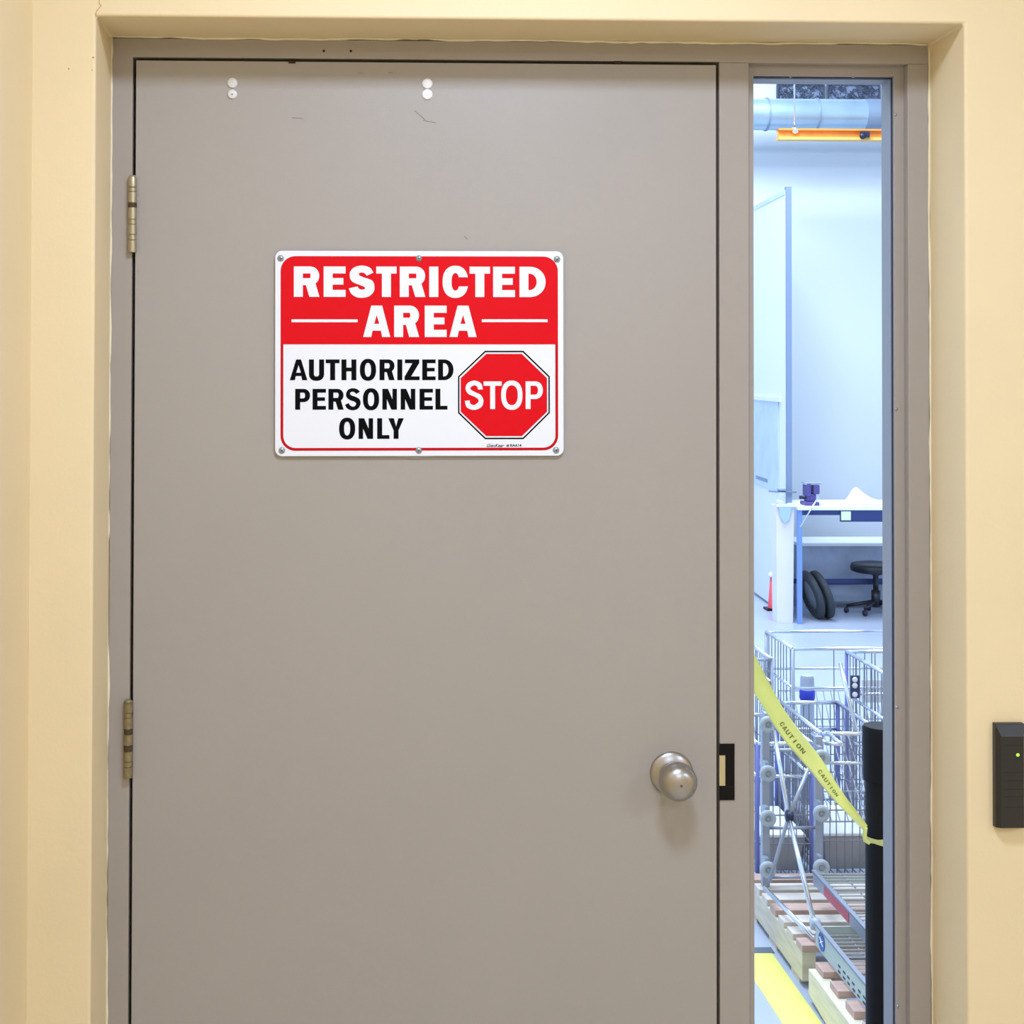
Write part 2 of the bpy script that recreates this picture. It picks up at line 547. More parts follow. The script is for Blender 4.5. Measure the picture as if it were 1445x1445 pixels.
# hinges
def hinge(uc0, v0, v1, uc1, cuts, m1, m2):
    a, b = W(uc0, v0, -.007), W(uc1, v1, -.007)
    x = (a.x + b.x) / 2
    r = 0.0068
    h = part('hinge', m1, door, lambda bm: tube(bm, (x, -.0055, b.z + .001), (x, -.0055, a.z - .003), r * .80, 20))
    bm = bmesh.new(); bx(bm, x - .001, x + .001, -.004, .004, b.z, a.z - .002)
    obj('hinge_leaf', bm, M['hinge_dark'], h)
    L = a.z - b.z
    for (c0, c1, kind) in cuts:
        z1, z0 = a.z - L * c0, a.z - L * c1
        rr = r if kind != 'ring' else r * .93
        e = .0004
        prof = [(0, z0 + e), (rr - e, z0 + e), (rr, z0 + 2 * e), (rr, z1 - 2 * e), (rr - e, z1 - e), (0, z1 - e)]
        if kind == 'tip':
            prof = [(0, z0 + e), (rr - e, z0 + e), (rr, z0 + 2 * e), (rr, z1 - .006), (rr * .85, z1 - .0025), (rr * .55, z1 - .0006), (0, z1)]
        part('knuckle', m2 if kind == 'dark' else m1, h, lambda b2: lathe(b2, prof, 24, 'Z', (x, -.0055, 0)), sharp=0.6)
hinge(187.3, 246.5, 356.5, 186, [(0, .163, 'tip'), (.163, .22, 'ring'), (.22, .362, ''), (.362, .42, 'dark'), (.42, .575, ''), (.575, .64, 'ring'), (.64, .77, ''), (.77, .84, 'ring'), (.84, 1, '')], M['hinge'], M['hinge_dark'])
hinge(181.2, 987, 1098, 180.2, [(0, .03, 'tip'), (.03, .17, ''), (.17, .235, 'ring'), (.235, .375, ''), (.375, .445, 'dark'), (.445, .585, ''), (.585, .66, 'dark'), (.66, .79, ''), (.79, .86, 'ring'), (.86, 1, '')], M['hinge_old'], M['hinge_dark'])

# ------------------------------------------------------------------ the sign
sc0 = W(592.2, 498.7, -.006)
l_, r_ = W(388.7, 498.7, -.006), W(795.7, 498.7, -.006)
UX = (r_ - l_).normalized()
UY = Vector((0, -1, 0))
UZ = UX.cross(UY) * -1
if UZ.z < 0:
    UZ = -UZ
PX = (r_ - l_).length / 407.0


def SP(u, v, d=0.0):
    return sc0 + UX * ((u - 592.2) * PX) - UZ * ((v - 498.7) * PX) + Vector((0, -d, 0))


sign = empty('safety_sign', (sc0.x, 0, SP(592, 643).z))
tag(sign, 'red and white restricted area sign screwed to the grey door', 'sign')


def rrect(x0, y0, x1, y1, r, n=10, corners=(1, 1, 1, 1)):
    pts = []
    for (cx, cy, a0, on) in ((x0 + r, y0 + r, PI, corners[0]), (x1 - r, y0 + r, 1.5 * PI, corners[1]), (x1 - r, y1 - r, 0, corners[2]), (x0 + r, y1 - r, .5 * PI, corners[3])):
        if on:
            for i in range(n + 1):
                a = a0 + PI / 2 * i / n
                pts.append((cx + r * math.cos(a), cy + r * math.sin(a)))
        else:
            pts.append((x0 if cx < (x0 + x1) / 2 else x1, y0 if cy < (y0 + y1) / 2 else y1))
    return pts


def flat(name, m, loops_list, depth, parent):
    """loops_list: list of [outer, hole, ...] in photograph pixels"""
    bm = bmesh.new()
    for loops in loops_list:
        v3 = [[Vector((x, y, 0)) for x, y in lp] for lp in loops]
        flatp = [p for lp in v3 for p in lp]
        vs = [bm.verts.new(SP(p.x, p.y, depth)) for p in flatp]
        for t in tessellate_polygon(v3):
            try:
                bm.faces.new([vs[i] for i in t])
            except ValueError:
                pass
    for f in bm.faces:
        f.normal_update()
        if f.normal.y > 0:
            f.normal_flip()
    me = bpy.data.meshes.new(name)
    bm.to_mesh(me); bm.free()
    me.materials.append(m)
    o = bpy.data.objects.new(name, me)
    C.objects.link(o)
    o.parent = parent
    o.matrix_parent_inverse = parent.matrix_basis.inverted()
    return o


# plate
bm = bmesh.new()
out = rrect(388.7, 354.1, 795.7, 643.3, 10)
A = [bm.verts.new(SP(x, y, 0)) for x, y in out]
B = [bm.verts.new(SP(x, y, -.002)) for x, y in out]
bm.faces.new(A); bm.faces.new(B[::-1])
for i in range(len(A)):
    bm.faces.new([A[i], B[i], B[(i + 1) % len(A)], A[(i + 1) % len(A)]])
obj('sign_plate', bm, M['sign_white'], sign, bevel=.0005)
flat('border', M['sign_darkred'], [[rrect(396.4, 361.7, 787.9, 635.6, 21), rrect(400.3, 366, 784, 631.7, 17)]], .0002, sign)
flat('red_panel', M['sign_red'], [[rrect(396.8, 362.3, 787.4, 485.9, 20.6, corners=(1, 1, 0, 0))]], .0004, sign)


def spl(pts, n=6):
    out = []
    for i in range(len(pts) - 1):
        p0, p1, p2, p3 = pts[max(i - 1, 0)], pts[i], pts[i + 1], pts[min(i + 2, len(pts) - 1)]
        for k in range(n):
            t = k / n
            out.append(tuple(0.5 * (2 * p1[j] + (p2[j] - p0[j]) * t + (2 * p0[j] - 5 * p1[j] + 4 * p2[j] - p3[j]) * t * t + (3 * p1[j] - p0[j] - 3 * p2[j] + p3[j]) * t ** 3) for j in (0, 1)))
    out.append(pts[-1])
    return out


S_SHAPES = {
    'heavy': ((738, 197, 975, 492), [(965, 262), (935, 217), (865, 197), (795, 210), (752, 250), (747, 300), (765, 340), (805, 362), (850, 378), (885, 395), (886, 408), (865, 417), (835, 410), (818, 388)],
              [(738, 405), (757, 450), (800, 482), (860, 492), (925, 478), (968, 435), (975, 385), (960, 340), (920, 318), (870, 303), (835, 285), (832, 270), (855, 260), (885, 268), (903, 290)]),
    'bold': ((703, 380, 848, 581), [(842, 412), (815, 388), (772, 380), (735, 392), (714, 425), (718, 462), (750, 488), (790, 502), (806, 520), (798, 540), (775, 548), (750, 535), (738, 515)],
             [(703, 530), (725, 565), (775, 581), (825, 565), (848, 520), (838, 480), (800, 458), (768, 447), (750, 432), (756, 417), (778, 412), (798, 422), (806, 433)]),
    'stop': ((433, 308, 605, 578), [(600, 390), (583, 333), (520, 308), (458, 333), (440, 385), (465, 430), (520, 455), (555, 478), (558, 505), (520, 533), (484, 520), (478, 490)],
             [(433, 495), (452, 555), (520, 578), (588, 550), (605, 490), (580, 440), (530, 415), (490, 392), (487, 370), (520, 352), (548, 365), (555, 390)]),
}


def sup(cx, cy, rx, ry, a0, a1, n=22, e=2.3):
    pts = []
    for i in range(n + 1):
        a = a0 + (a1 - a0) * i / n
        c, s = math.cos(a), math.sin(a)
        pts.append((cx + rx * math.copysign(abs(c) ** (2 / e), c), cy + ry * math.copysign(abs(s) ** (2 / e), s)))
    return pts


def glyph(ch, w, h, V, Hs, style):
    """loops in a box w x h, y up"""
    heavy = style == 'heavy'
    o = h * .03
    if ch == 'E':
        m0, m1 = h * .5 - Hs * .42, h * .5 + Hs * .52
        a = w * (.9 if heavy else .93)
        return [[(0, 0), (0, h), (w, h), (w, h - Hs), (V, h - Hs), (V, m1), (a, m1), (a, m0), (V, m0), (V, Hs), (w, Hs), (w, 0)]]
    if ch == 'T':
        c = w / 2
        return [[(c - V / 2, 0), (c - V / 2, h - Hs), (0, h - Hs), (0, h), (w, h), (w, h - Hs), (c + V / 2, h - Hs), (c + V / 2, 0)]]
    if ch == 'I':
        return [[(0, 0), (0, h), (w, h), (w, 0)]] if not style == 'tape' else [[(w * .35, 0), (w * .35, h), (w * .65, h), (w * .65, 0)]]
    if ch == 'L':
        return [[(0, 0), (0, h), (V, h), (V, Hs), (w, Hs), (w, 0)]]
    if ch == 'H':
        m0, m1 = h * .5 - Hs * .4, h * .5 + Hs * .6
        return [[(0, 0), (0, h), (V, h), (V, m1), (w - V, m1), (w - V, h), (w, h), (w, 0), (w - V, 0), (w - V, m0), (V, m0), (V, 0)]]
    if ch == 'N':
        a, v = V * 1.12, V * .9
        return [[(0, 0), (0, h), (a, h), (w - v, h * v / (w - a)), (w - v, h), (w, h), (w, 0), (w - a, 0), (v, h * (1 - v / (w - a))), (v, 0)]]
    if ch == 'Z':
        return [[(0, 0), (w, 0), (w, Hs), (V * 1.35, Hs), (w * .98, h - Hs * .9), (w * .98, h), (w * .03, h), (w * .03, h - Hs), (w - V * 1.45, h - Hs), (0, Hs * .9)]]
    if ch == 'Y':
        c = w / 2
        return [[(c - V / 2, 0), (c - V / 2, h * .41), (0, h), (V * 1.12, h), (c, h * .6), (w - V * 1.12, h), (w, h), (c + V / 2, h * .41), (c + V / 2, 0)]]
    if ch == 'A':
        t, f, cb, hb, ap, hw = (.2, .30, .2, .42, .70, .093) if heavy else (.14, .29, .2, .36, .72, .135)
        # inner edge of a leg at crossbar bottom
        k = (.5 - t) * cb
        inx = f + k * .75
        return [[(0, 0), (w * (.5 - t), h), (w * (.5 + t), h), (w, 0), (w * (1 - f), 0), (w * (1 - inx), h * cb), (w * inx, h * cb), (w * f, 0)],
                [(w * (.5 - hw), h * hb), (w * .5, h * ap), (w * (.5 + hw), h * hb)]]
    if ch == 'U':
        ry = h * .34
        return [[(0, h)] + sup(w / 2, ry - o, w / 2, ry, PI, 2 * PI) + [(w, h), (w - V, h)] + sup(w / 2, ry - o, w / 2 - V, ry - Hs * 1.15, 2 * PI, PI) + [(V, h)]]
    if ch == 'O':
        k = 1.0 if style != 'stop' else .97
        return [sup(w / 2, h / 2, w / 2, h / 2 + o, 0, 2 * PI, 56)[:-1], sup(w / 2, h / 2, w / 2 - V * k, h / 2 + o - Hs * 1.08, 0, 2 * PI, 56)[:-1]]
    if ch == 'C':
        a = .18
        oo = sup(w / 2, h / 2, w / 2, h / 2 + o, a * 1.3, 2 * PI - a * 1.3, 44)
        ii = sup(w * .5, h / 2, w * .5 - V, h / 2 + o - Hs * 1.05, 2 * PI - .5, .5, 40)
        return [oo + ii]
    if ch == 'D':
        rx = w * .62
        return [[(0, 0), (0, h)] + sup(w - rx, h / 2, rx, h / 2, PI / 2, -PI / 2, 30, 2.1),
                [(V, Hs), (V, h - Hs)] + sup(w - rx, h / 2, rx - V, h / 2 - Hs, PI / 2, -PI / 2, 30, 2.1)]
    if ch in 'PR':
        bh = h * (.385 if ch == 'R' else .365)
        if style == 'stop':
            bh = h * .36
        r = (h - bh) / 2
        rx = min(r * 1.0, w * .45)
        cy = (h + bh) / 2
        hole = [(V, bh + Hs), (V, h - Hs)] + sup(w - rx, cy, max(rx - V, .5), r - Hs, PI / 2, -PI / 2, 18, 2.1)
        if ch == 'P':
            return [[(0, 0), (0, h)] + sup(w - rx, cy, rx, r, PI / 2, -PI / 2, 26, 2.1) + [(V, bh), (V, 0)], hole]
        lim = w * .99
        arc = sup(lim - rx, cy, rx, r, PI / 2, -PI * .30, 24, 2.1)
        return [[(0, 0), (0, h)] + arc + [(w, 0), (w - V * 1.12, 0), (w * .47, bh), (V, bh), (V, 0)], hole]
    if ch == 'S':
        (x0, y0, x1, y1), s1, s2 = S_SHAPES[style]
        pts = spl(s1) + spl(s2)
        return [[((x - x0) / (x1 - x0) * w, (y1 - y) / (y1 - y0) * (h + 2 * o) - o) for x, y in pts]]


def word(text, xs, top, bot, V, Hs, style):
    res = []
    for ch, (x0, x1) in zip(text, xs):
        for_loops = glyph(ch, x1 - x0, bot - top, V, Hs, style)
        res.append([[(x0 + x, bot - y) for x, y in lp] for lp in for_loops])
    return res


k1 = .0006
flat('lettering', M['sign_white'], word('RESTRICTED', [(415, 451.1), (456.9, 487.8), (492.4, 528.4), (531, 559.7), (564.2, 600.3), (605.7, 618.6), (624.6, 660.8), (662.8, 691.7), (696.1, 727), (733.4, 770.4)], 376.2, 419.1, 12.7, 9.9, 'heavy'), k1, sign)
flat('lettering', M['sign_white'], word('AREA', [(512.5, 550.8), (556.2, 591.6), (599.4, 630.3), (634.2, 672.7)], 431.3, 475.6, 12.7, 10.2, 'heavy'), k1, sign)
flat('rule_line', M['sign_white'], [[[(411.8, 450.8), (504.8, 450.8), (504.8, 454.8), (411.8, 454.8)]]], k1, sign)
flat('rule_line', M['sign_white'], [[[(680.1, 450.5), (773.2, 450.5), (773.2, 454.5), (680.1, 454.5)]]], k1, sign)
flat('lettering', M['sign_black'], word('AUTHORIZED', [(409.4, 434.1), (436.3, 457.6), (459.9, 479.3), (482, 503), (507.9, 530.7), (535.6, 556.9), (560.7, 567.7), (570.8, 592.1), (595.8, 614.7), (618.2, 639.9)], 507.2, 536.4, 7.0, 5.3, 'bold'), .0003, sign)
flat('lettering', M['sign_black'], word('PERSONNEL', [(417, 437.9), (441.4, 460.2), (463.7, 485.1), (487, 508.9), (512.2, 535), (539.6, 560.1), (565.4, 586), (592, 610.9), (614.4, 631.4)], 548.6, 577.9, 7.0, 5.3, 'bold'), .0003, sign)
flat('lettering', M['sign_black'], word('ONLY', [(478.7, 501.3), (506.1, 526.5), (532.3, 549.5), (547.9, 569.9)], 590, 619, 7.0, 5.3, 'bold'), .0003, sign)


def octa(x0, y0, x1, y1, fx0, fx1, fy0, fy1):
    return [(fx0, y0), (fx1, y0), (x1, fy0), (x1, fy1), (fx1, y1), (fx0, y1), (x0, fy1), (x0, fy0)]


flat('stop_outline', M['sign_black'], [[octa(646.3, 495, 776.2, 619.7, 684.4, 738.8, 531.1, 582.9), octa(648.3, 497.1, 774.2, 617.6, 685.2, 738, 532, 582)]], .0003, sign)
stop = flat('stop_octagon', M['sign_red'], [[octa(650.1, 499.4, 772.2, 615.3, 686.2, 736.6, 533.7, 580.9)]], .0004, sign)
flat('stop_lettering', M['sign_white'], word('STOP', [(655.9, 682.1), (682.4, 708), (707.2, 737.4), (741.9, 766.3)], 538.2, 577.2, 6.9, 6.2, 'stop'), .0006, stop)


def fonttext(name, body, width, height_px, u, v, m, parent, shear=0.0, bold=0.0):
    cu = bpy.data.curves.new(name, 'FONT')
    cu.body = body
    cu.size = 1
    cu.shear = shear
    cu.offset = bold
    o = bpy.data.objects.new(name, cu)
    C.objects.link(o)
    bpy.context.view_layer.update()
    me = bpy.data.meshes.new_from_object(o.evaluated_get(bpy.context.evaluated_depsgraph_get()))
    bpy.data.objects.remove(o)
    xs = [q.co.x for q in me.vertices]; ys = [q.co.y for q in me.vertices]
    sx, sy = width / (max(xs) - min(xs)), height_px / (max(ys) - min(ys))
    x0, y0 = min(xs), min(ys)
    for q in me.vertices:
        q.co = SP(u + (q.co.x - x0) * sx, v - (q.co.y - y0) * sy, .0003)
    me.materials.append(m)
    o = bpy.data.objects.new(name, me)
    C.objects.link(o)
    o.parent = parent
    o.matrix_parent_inverse = parent.matrix_basis.inverted()
    return o


fonttext('small_print', 'GienKear', 25, 4.8, 686.7, 631.0, M['sign_black'], sign, 0.4, 0.012)
fonttext('small_print', '# RAA14', 21, 4.2, 714.8, 630.8, M['sign_black'], sign, 0.0, 0.03)

for u, v in ((396.3, 364.8), (591.3, 364.8), (786.7, 365.5), (398.3, 635.1), (590.9, 635.4), (784.9, 635.4)):
    p = SP(u, v, 0)
    sw = part('screw', M['screw'], sign, lambda b: lathe(b, [(0, .0030), (.002, .0029), (.0038, .0022), (.0050, .0009), (.0052, 0), (.0018, -.0001), (.0018, -.0062)], 24, 'Y', p))
    an = random.uniform(0, 1.5)
    def cross(b):
        for k in (0, 1):
            a_ = an + k * PI / 2
            d = Vector((math.cos(a_), 0, math.sin(a_))) * .0028
            tube(b, p + Vector((0, -.0028, 0)) - d, p + Vector((0, -.0028, 0)) + d, .0006, 4)
    part('cross_slot', M['screw_slot'], sw, cross)
for u, v in ((396.3, 364.8), (786.7, 365.5), (398.3, 635.1), (784.9, 635.4)):
    p = SP(u, v, 0)
    part('spacer', M['screw'], sign, lambda b: tube(b, (p.x, -.0041, p.z), (p.x, 0.0, p.z), .004, 12))

# ------------------------------------------------------------------ card reader on the right of the opening
ra, rb = W(1401.5, 1166, YW - .002), W(1445.5, 1019, YW - .002)
x0, x1, z0, z1 = ra.x, ra.x + .0445, ra.z, rb.z
reader = empty('card_reader', ((x0 + x1) / 2, YW, z0))
tag(reader, 'small black card reader with a green light on the cream wall', 'card reader')
bm = bmesh.new()
back = [bm.verts.new((x, YW, z)) for x, z in ((x0, z0), (x1, z0), (x1, z1), (x0, z1))]
mid = [bm.verts.new((x, YW - .009, z)) for x, z in ((x0 + .0004, z0 + .0004), (x1 - .0004, z0 + .0004), (x1 - .0004, z1 - .0004), (x0 + .0004, z1 - .0004))]
fx0, fx1, fz0, fz1 = x0 + .0055, x1 - .0055, z0 + .002, z1 - .0175
top = [bm.verts.new((x, YW - .0175, z)) for x, z in ((fx0, fz0), (fx1, fz0), (fx1, fz1), (fx0, fz1))]
for a_, b_ in ((back, mid), (mid, top)):
    for i in range(4):
        bm.faces.new([a_[i], a_[(i + 1) % 4], b_[(i + 1) % 4], b_[i]])
bm.faces.new(top); bm.faces.new(back[::-1])
body = obj('reader_body', bm, M['reader'], reader, bevel=.0009)
for v in (1052, 1090, 1102, 1114, 1124.5, 1139):
    z = W(1425, v, YW - .018).z
    box('groove', M['reader_groove'], fx0 + .004, fx1 - .001, YW - .0177, YW - .0172, z - .0004, z + .0004, body)
lp = W(1436.3, 1065.3, YW - .0176)
part('indicator_light', M['led'], reader, lambda b: lathe(b, [(0, .0016), (.0018, .0012), (.0024, 0)], 16, 'Y', lp))

# ------------------------------------------------------------------ corridor lamp by the door and two added fill lamps (above, out of frame)
for k, (x, y, s) in enumerate(((0.27, -1.15, .17), (2.6, -2.6, .3), (0.7, -3.6, .3))):
    t = empty('ceiling_light', (x, y, H1))
    tag(t, ['square recessed ceiling light just before the door', 'added square fill light by the right corridor wall', 'added square fill light at the rear of the corridor'][k], 'ceiling light')
    def fr_(bm):
        for a0, a1, b0, b1 in ((-s - .03, s + .03, -s - .03, -s), (-s - .03, s + .03, s, s + .03), (-s - .03, -s, -s, s), (s, s + .03, -s, s)):
            bx(bm, x + a0, x + a1, y + b0, y + b1, H1 - .03, H1 - .0005)
    part('frame', M['lampframe'], t, fr_)

# ================================================================== WORKSHOP seen through the sidelight
# vents high on the far wall
for k, (u0, u1, v0, v1) in enumerate(((1097, 1163, 118, 141), (1168, 1241, 118, 145))):
    Y = SY1 - .03
    a, b = W(u0, v1, Y), W(u1, v0, Y)
    g = empty('wall_vent', (a.x, SY1, a.z))
    tag(g, ['dark meshed vent high on the far wall, left one', 'dark meshed vent high on the far wall, right one'][k], 'vent', 'vents above the duct')
    box('backing', M['grille_back'], a.x, b.x, SY1 - .012, SY1 - .001, a.z, b.z, g)
    def mesh(bm):
        for i in range(110):
            p = Vector((random.uniform(a.x, b.x), Y, random.uniform(a.z, b.z)))
            q = p + Vector((random.uniform(-.06, .06), 0, random.uniform(-.05, .05)))
            q.x = min(max(q.x, a.x), b.x); q.z = min(max(q.z, a.z), b.z)
            tube(bm, p, q, random.uniform(.0025, .005), 5)
        for zz in (a.z, b.z):
            tube(bm, (a.x, Y, zz), (b.x, Y, zz), .008, 6)
        for xx in (a.x, b.x):
            tube(bm, (xx, Y, a.z), (xx, Y, b.z), .008, 6)
    part('mesh', M['grille'], g, mesh)['kind'] = 'stuff'
# round duct
Y = 7.9
a = W(1160, 162, Y)
duct = empty('round_duct', (a.x, Y, a.z))
tag(duct, 'long round galvanised duct running under the vents', 'duct')
R_ = abs(W(1160, 141, Y).z - W(1160, 185, Y).z) / 2
part('pipe', M['duct'], duct, lambda b: tube(b, (SX0 + .02, Y, a.z), (SX1 - .02, Y, a.z), R_, 40), sharp=0.6)
xj = W(1218, 160, Y).x
M['duct_band'] = mat('duct_band', (138, 156, 178), 0.5, metal=0.3)
for xb, wd, rr in ((xj, .11, .003), (W(1150, 160, Y).x, .012, .008), (W(1080, 160, Y).x, .012, .008)):
    part('band', M['duct_band'], duct, lambda b: tube(b, (xb, Y, a.z), (xb + wd, Y, a.z), R_ + rr, 40), sharp=0.6)
# orange rail
Y = 7.55
a, b = W(1097.5, 196.5, Y), W(1300, 183.5, Y)
rail = empty('crane_rail', (a.x, Y, a.z))
tag(rail, 'orange steel beam hung below the round duct', 'beam')
def ibeam(bm):
    bx(bm, a.x, SX1 - .4, Y, Y + .012, a.z + .012, b.z)
    bx(bm, a.x, SX1 - .4, Y - .03, Y + .04, b.z - .012, b.z)
part('web', M['orange'], rail, ibeam)
part('flange', M['orange_pale'], rail, lambda bm: bx(bm, a.x, SX1 - .4, Y - .035, Y + .045, a.z - .006, a.z + .012))
p = W(1220, 190, Y - .04)
def trol(bm):
    bx(bm, p.x - .03, p.x + .03, Y - .06, Y - .035, p.z - .02, p.z + .02)
    lathe(bm, [(0, .02), (.02, .02), (.022, 0)], 16, 'Y', (p.x - .02, Y - .055, p.z - .012))
part('trolley', M['vise_dark'], rail, trol)
for xx in (a.x + .12, a.x + 1.2):
    part('hanger', M['chrome'], rail, lambda bm: [tube(bm, (xx, Y + .005, b.z), (xx, Y + .005, H2 - .02), .006, 8), lathe(bm, [(0, .03), (.024, .02), (.026, 0)], 16, 'Y', (xx, Y - .005, b.z - .01))])

# partition with post
Y0 = 7.2
pt = W(1112, 268, Y0)
Xp, Zp = pt.x, pt.z
far_x = W(1070, 291, 8.1).x
part_ = empty('partition', (Xp, Y0, 0))
tag(part_, 'tall white partition panel with a blue grey end post behind the bench', 'partition')
d_ = Vector((far_x - Xp, 8.1 - Y0, 0))
e_ = Vector((Xp, Y0, 0)) + d_ * 1.12
def panel(bm, z0, z1, o, th, f0=0.0, f1=1.12):
    nrm = Vector((-d_.y, d_.x, 0)).normalized()
    A_ = Vector((Xp, Y0, 0)) + d_ * f0
    B_ = Vector((Xp, Y0, 0)) + d_ * f1
    P = [A_ - nrm * (-o), B_ - nrm * (-o), B_ + nrm * (o + th), A_ + nrm * (o + th)]
    lo = [bm.verts.new((q.x, q.y, z0)) for q in P]
    hi = [bm.verts.new((q.x, q.y, z1)) for q in P]
    bm.faces.new(lo[::-1]); bm.faces.new(hi)
    for i in range(4):
        bm.faces.new([lo[i], lo[(i + 1) % 4], hi[(i + 1) % 4], hi[i]])
part('panel', M['partition'], part_, lambda b: panel(b, 0.02, Zp - .03, 0, .02))
part('top_rail', M['board'], part_, lambda b: panel(b, Zp - .03, Zp, -.004, .028))
part('post', M['post_grey'], part_, lambda b: bx(b, Xp - .018, Xp + .018, Y0 - .02, Y0 + .02, 0, Zp + .02))
zt, zb = W(1090, 566, 7.6).z, W(1090, 690, 7.6).z
part('notice_board', M['board'], part_, lambda b: panel(b, zb, zt, .021, .006, .2, 1.1))
part('board_rail', M['partition'], part_, lambda b: panel(b, zt, zt + .03, .021, .014, .12, 1.12))
zl = W(1090, 680, 7.6).z
part('board_label', M['post_grey'], part_, lambda b: panel(b, zl - .012, zl + .012, .028, .002, .55, .95))
# small arm shelf at the post
a = W(1102, 693, Y0 - .03)
arm = part('shelf_arm', M['post_grey'], part_, lambda b: [tube(b, W(1085, 693, Y0 - .03), W(1124, 694.5, Y0 - .03), .006, 8), lathe(b, [(0, .012), (.03, .01), (.03, 0)], 14, 'Z', W(1103, 692, Y0 - .03))])

# low grey cabinet under and behind the bench
YC = 7.55
a, b = W(1128, 863, YC), W(1290, 766, YC)
cab = empty('low_cabinet', (1.0, YC, 0))
cab.location = ((a.x + b.x) / 2, YC, 0)
tag(cab, 'low dark grey cabinet with white top behind the workbench', 'cabinet')
box('cabinet_body', M['cab'], a.x, b.x, YC, YC + .35, 0.05, b.z - .02, cab)
box('cabinet_top', M['bench_top'], a.x - .01, b.x + .01, YC - .02, YC + .36, b.z - .02, b.z, cab)
zz = W(1200, 822, YC).z
box('blue_rail', M['navy'], a.x + .15, b.x, YC - .012, YC, zz - .012, zz + .012, cab)
for x in (a.x + .03, b.x - .03):
    box('foot', M['cab'], x - .02, x + .02, YC + .02, YC + .3, 0, .05, cab)

# workbench
YBN = 6.94
zt = W(1200, 720, YBN).z
xa = W(1126, 720, YBN).x
bench = empty('workbench', (xa + .5, YBN + .22, 0))
tag(bench, 'white topped workbench with navy apron and blue legs', 'workbench')
xe = xa + 1.5
box('bench_top', M['bench_top'], xa, xe, YBN - .01, YBN + .48, zt, zt + .025, bench, .003)
box('edge_rail', M['navy'], xa + .0285, xe - .052, YBN, YBN + .02, zt - .032, zt, bench)
dx = W(1185, 730, YBN).x
dr = box('drawer', M['navy'], dx, xe - .05, YBN - .006, YBN + .0, zt - .075, zt - .001, bench)
lb = W(1186.5, 734, YBN), W(1200, 721.5, YBN)
box('drawer_label', M['label'], lb[0].x, lb[1].x, YBN - .009, YBN - .006, lb[0].z, lb[1].z, dr)
for x in (xa, xe - .05):
    for y in (YBN, YBN + .44):
        box('leg', M['blue_leg'], x, x + .028, y, y + .03, 0, zt - .0005, bench)
box('footrest', M['navy'], xa + .028, xe - .05, YBN + .445, YBN + .46, .2, .23, bench)

# vise on the corner of the bench
vc = W(1143, 712, YBN + .1)
v = empty('bench_vise', (vc.x, YBN + .1, zt + .025))
tag(v, 'purple bench vise on the left corner of the workbench', 'vise')
zv = zt + .025
def vb(bm):
    bx(bm, vc.x - .05, vc.x + .045, YBN + .04, YBN + .16, zv, zv + .025)
    bx(bm, vc.x - .03, vc.x + .03, YBN + .06, YBN + .14, zv + .025, zv + .075)
part('vise_base', M['vise'], v, vb, bevel=.006)
def jaws(bm):
    bx(bm, vc.x - .035, vc.x - .008, YBN + .05, YBN + .15, zv + .06, zv + .145)
    bx(bm, vc.x + .010, vc.x + .05, YBN + .05, YBN + .15, zv + .075, zv + .135)
part('jaw', M['vise'], v, jaws, bevel=.005)
part('jaw_plate', M['chrome'], v, lambda b: bx(b, vc.x - .045, vc.x + .065, YBN + .055, YBN + .14, zv + .136, zv + .152), bevel=.003)
part('screw_rod', M['vise_dark'], v, lambda b: tube(b, (vc.x - .07, YBN + .1, zv + .05), (vc.x + .03, YBN + .1, zv + .05), .012, 12))
part('lever', M['chrome'], v, lambda b: tube(b, W(1155, 701, YBN - .03), W(1129, 744, YBN - .03), .005, 8))

# crumpled white cloth on the bench
ca = W(1212, 708, YBN + .2)
bm = bmesh.new()
gw, gd = 22, 10
grid = []
for i in range(gw + 1):
    row = []
    for j in range(gd + 1):
        fx, fy = i / gw, j / gd
        e = math.sin(PI * fx) ** .7 * math.sin(PI * fy) ** .7
        hgt = e * (.075 * math.exp(-((fx - .25) / .22) ** 2) + .03) * (1 + .35 * math.sin(9 * fx + 7 * fy)) + .002
        row.append(bm.verts.new((ca.x - .10 + .28 * fx + .01 * math.sin(9 * fy), YBN + .1 + .2 * fy, zt + .0255 + hgt)))
    grid.append(row)
for i in range(gw):
    for j in range(gd):
        bm.faces.new([grid[i][j], grid[i + 1][j], grid[i + 1][j + 1], grid[i][j + 1]]).smooth = True
cl = obj('shop_cloth', bm, M['cloth'])
tag(cl, 'crumpled white cloth lying on the workbench top', 'cloth')

# white bin left of the bench leg
ba, bb = W(1095.5, 864, 6.98), W(1121, 711, 6.98)
bn = empty('waste_bin', ((ba.x + bb.x) / 2, 6.98, 0))
tag(bn, 'tall pinkish white plastic bin left of the workbench leg', 'bin')
hx = (bb.x - ba.x) / 2
bcx = (ba.x + bb.x) / 2
bm = bmesh.new()
prof = [(hx * 1.22, 0.0), (hx * 1.25, .02), (hx * 1.40, bb.z - .03), (hx * 1.40, bb.z - .012), (hx * 1.33, bb.z - .012), (hx * 1.1, .03), (0, .03)]
lathe(bm, [(0, 0)] + prof, 4, 'Z', (0, 0, 0), smooth=False)
bmesh.ops.rotate(bm, verts=bm.verts, cent=(0, 0, 0), matrix=Matrix.Rotation(PI / 4, 3, 'Z'))
bmesh.ops.translate(bm, verts=bm.verts, vec=(bcx, 6.98 + hx, 0))
obj('bin_body', bm, M['bin'], bn, bevel=.004)
box('rim', M['partition'], bcx - hx * 1.05, bcx + hx * 1.05, 6.968, 6.979, bb.z - .02, bb.z, bn)
la, lb2 = W(1101, 736, 7.18), W(1116, 716, 7.18)
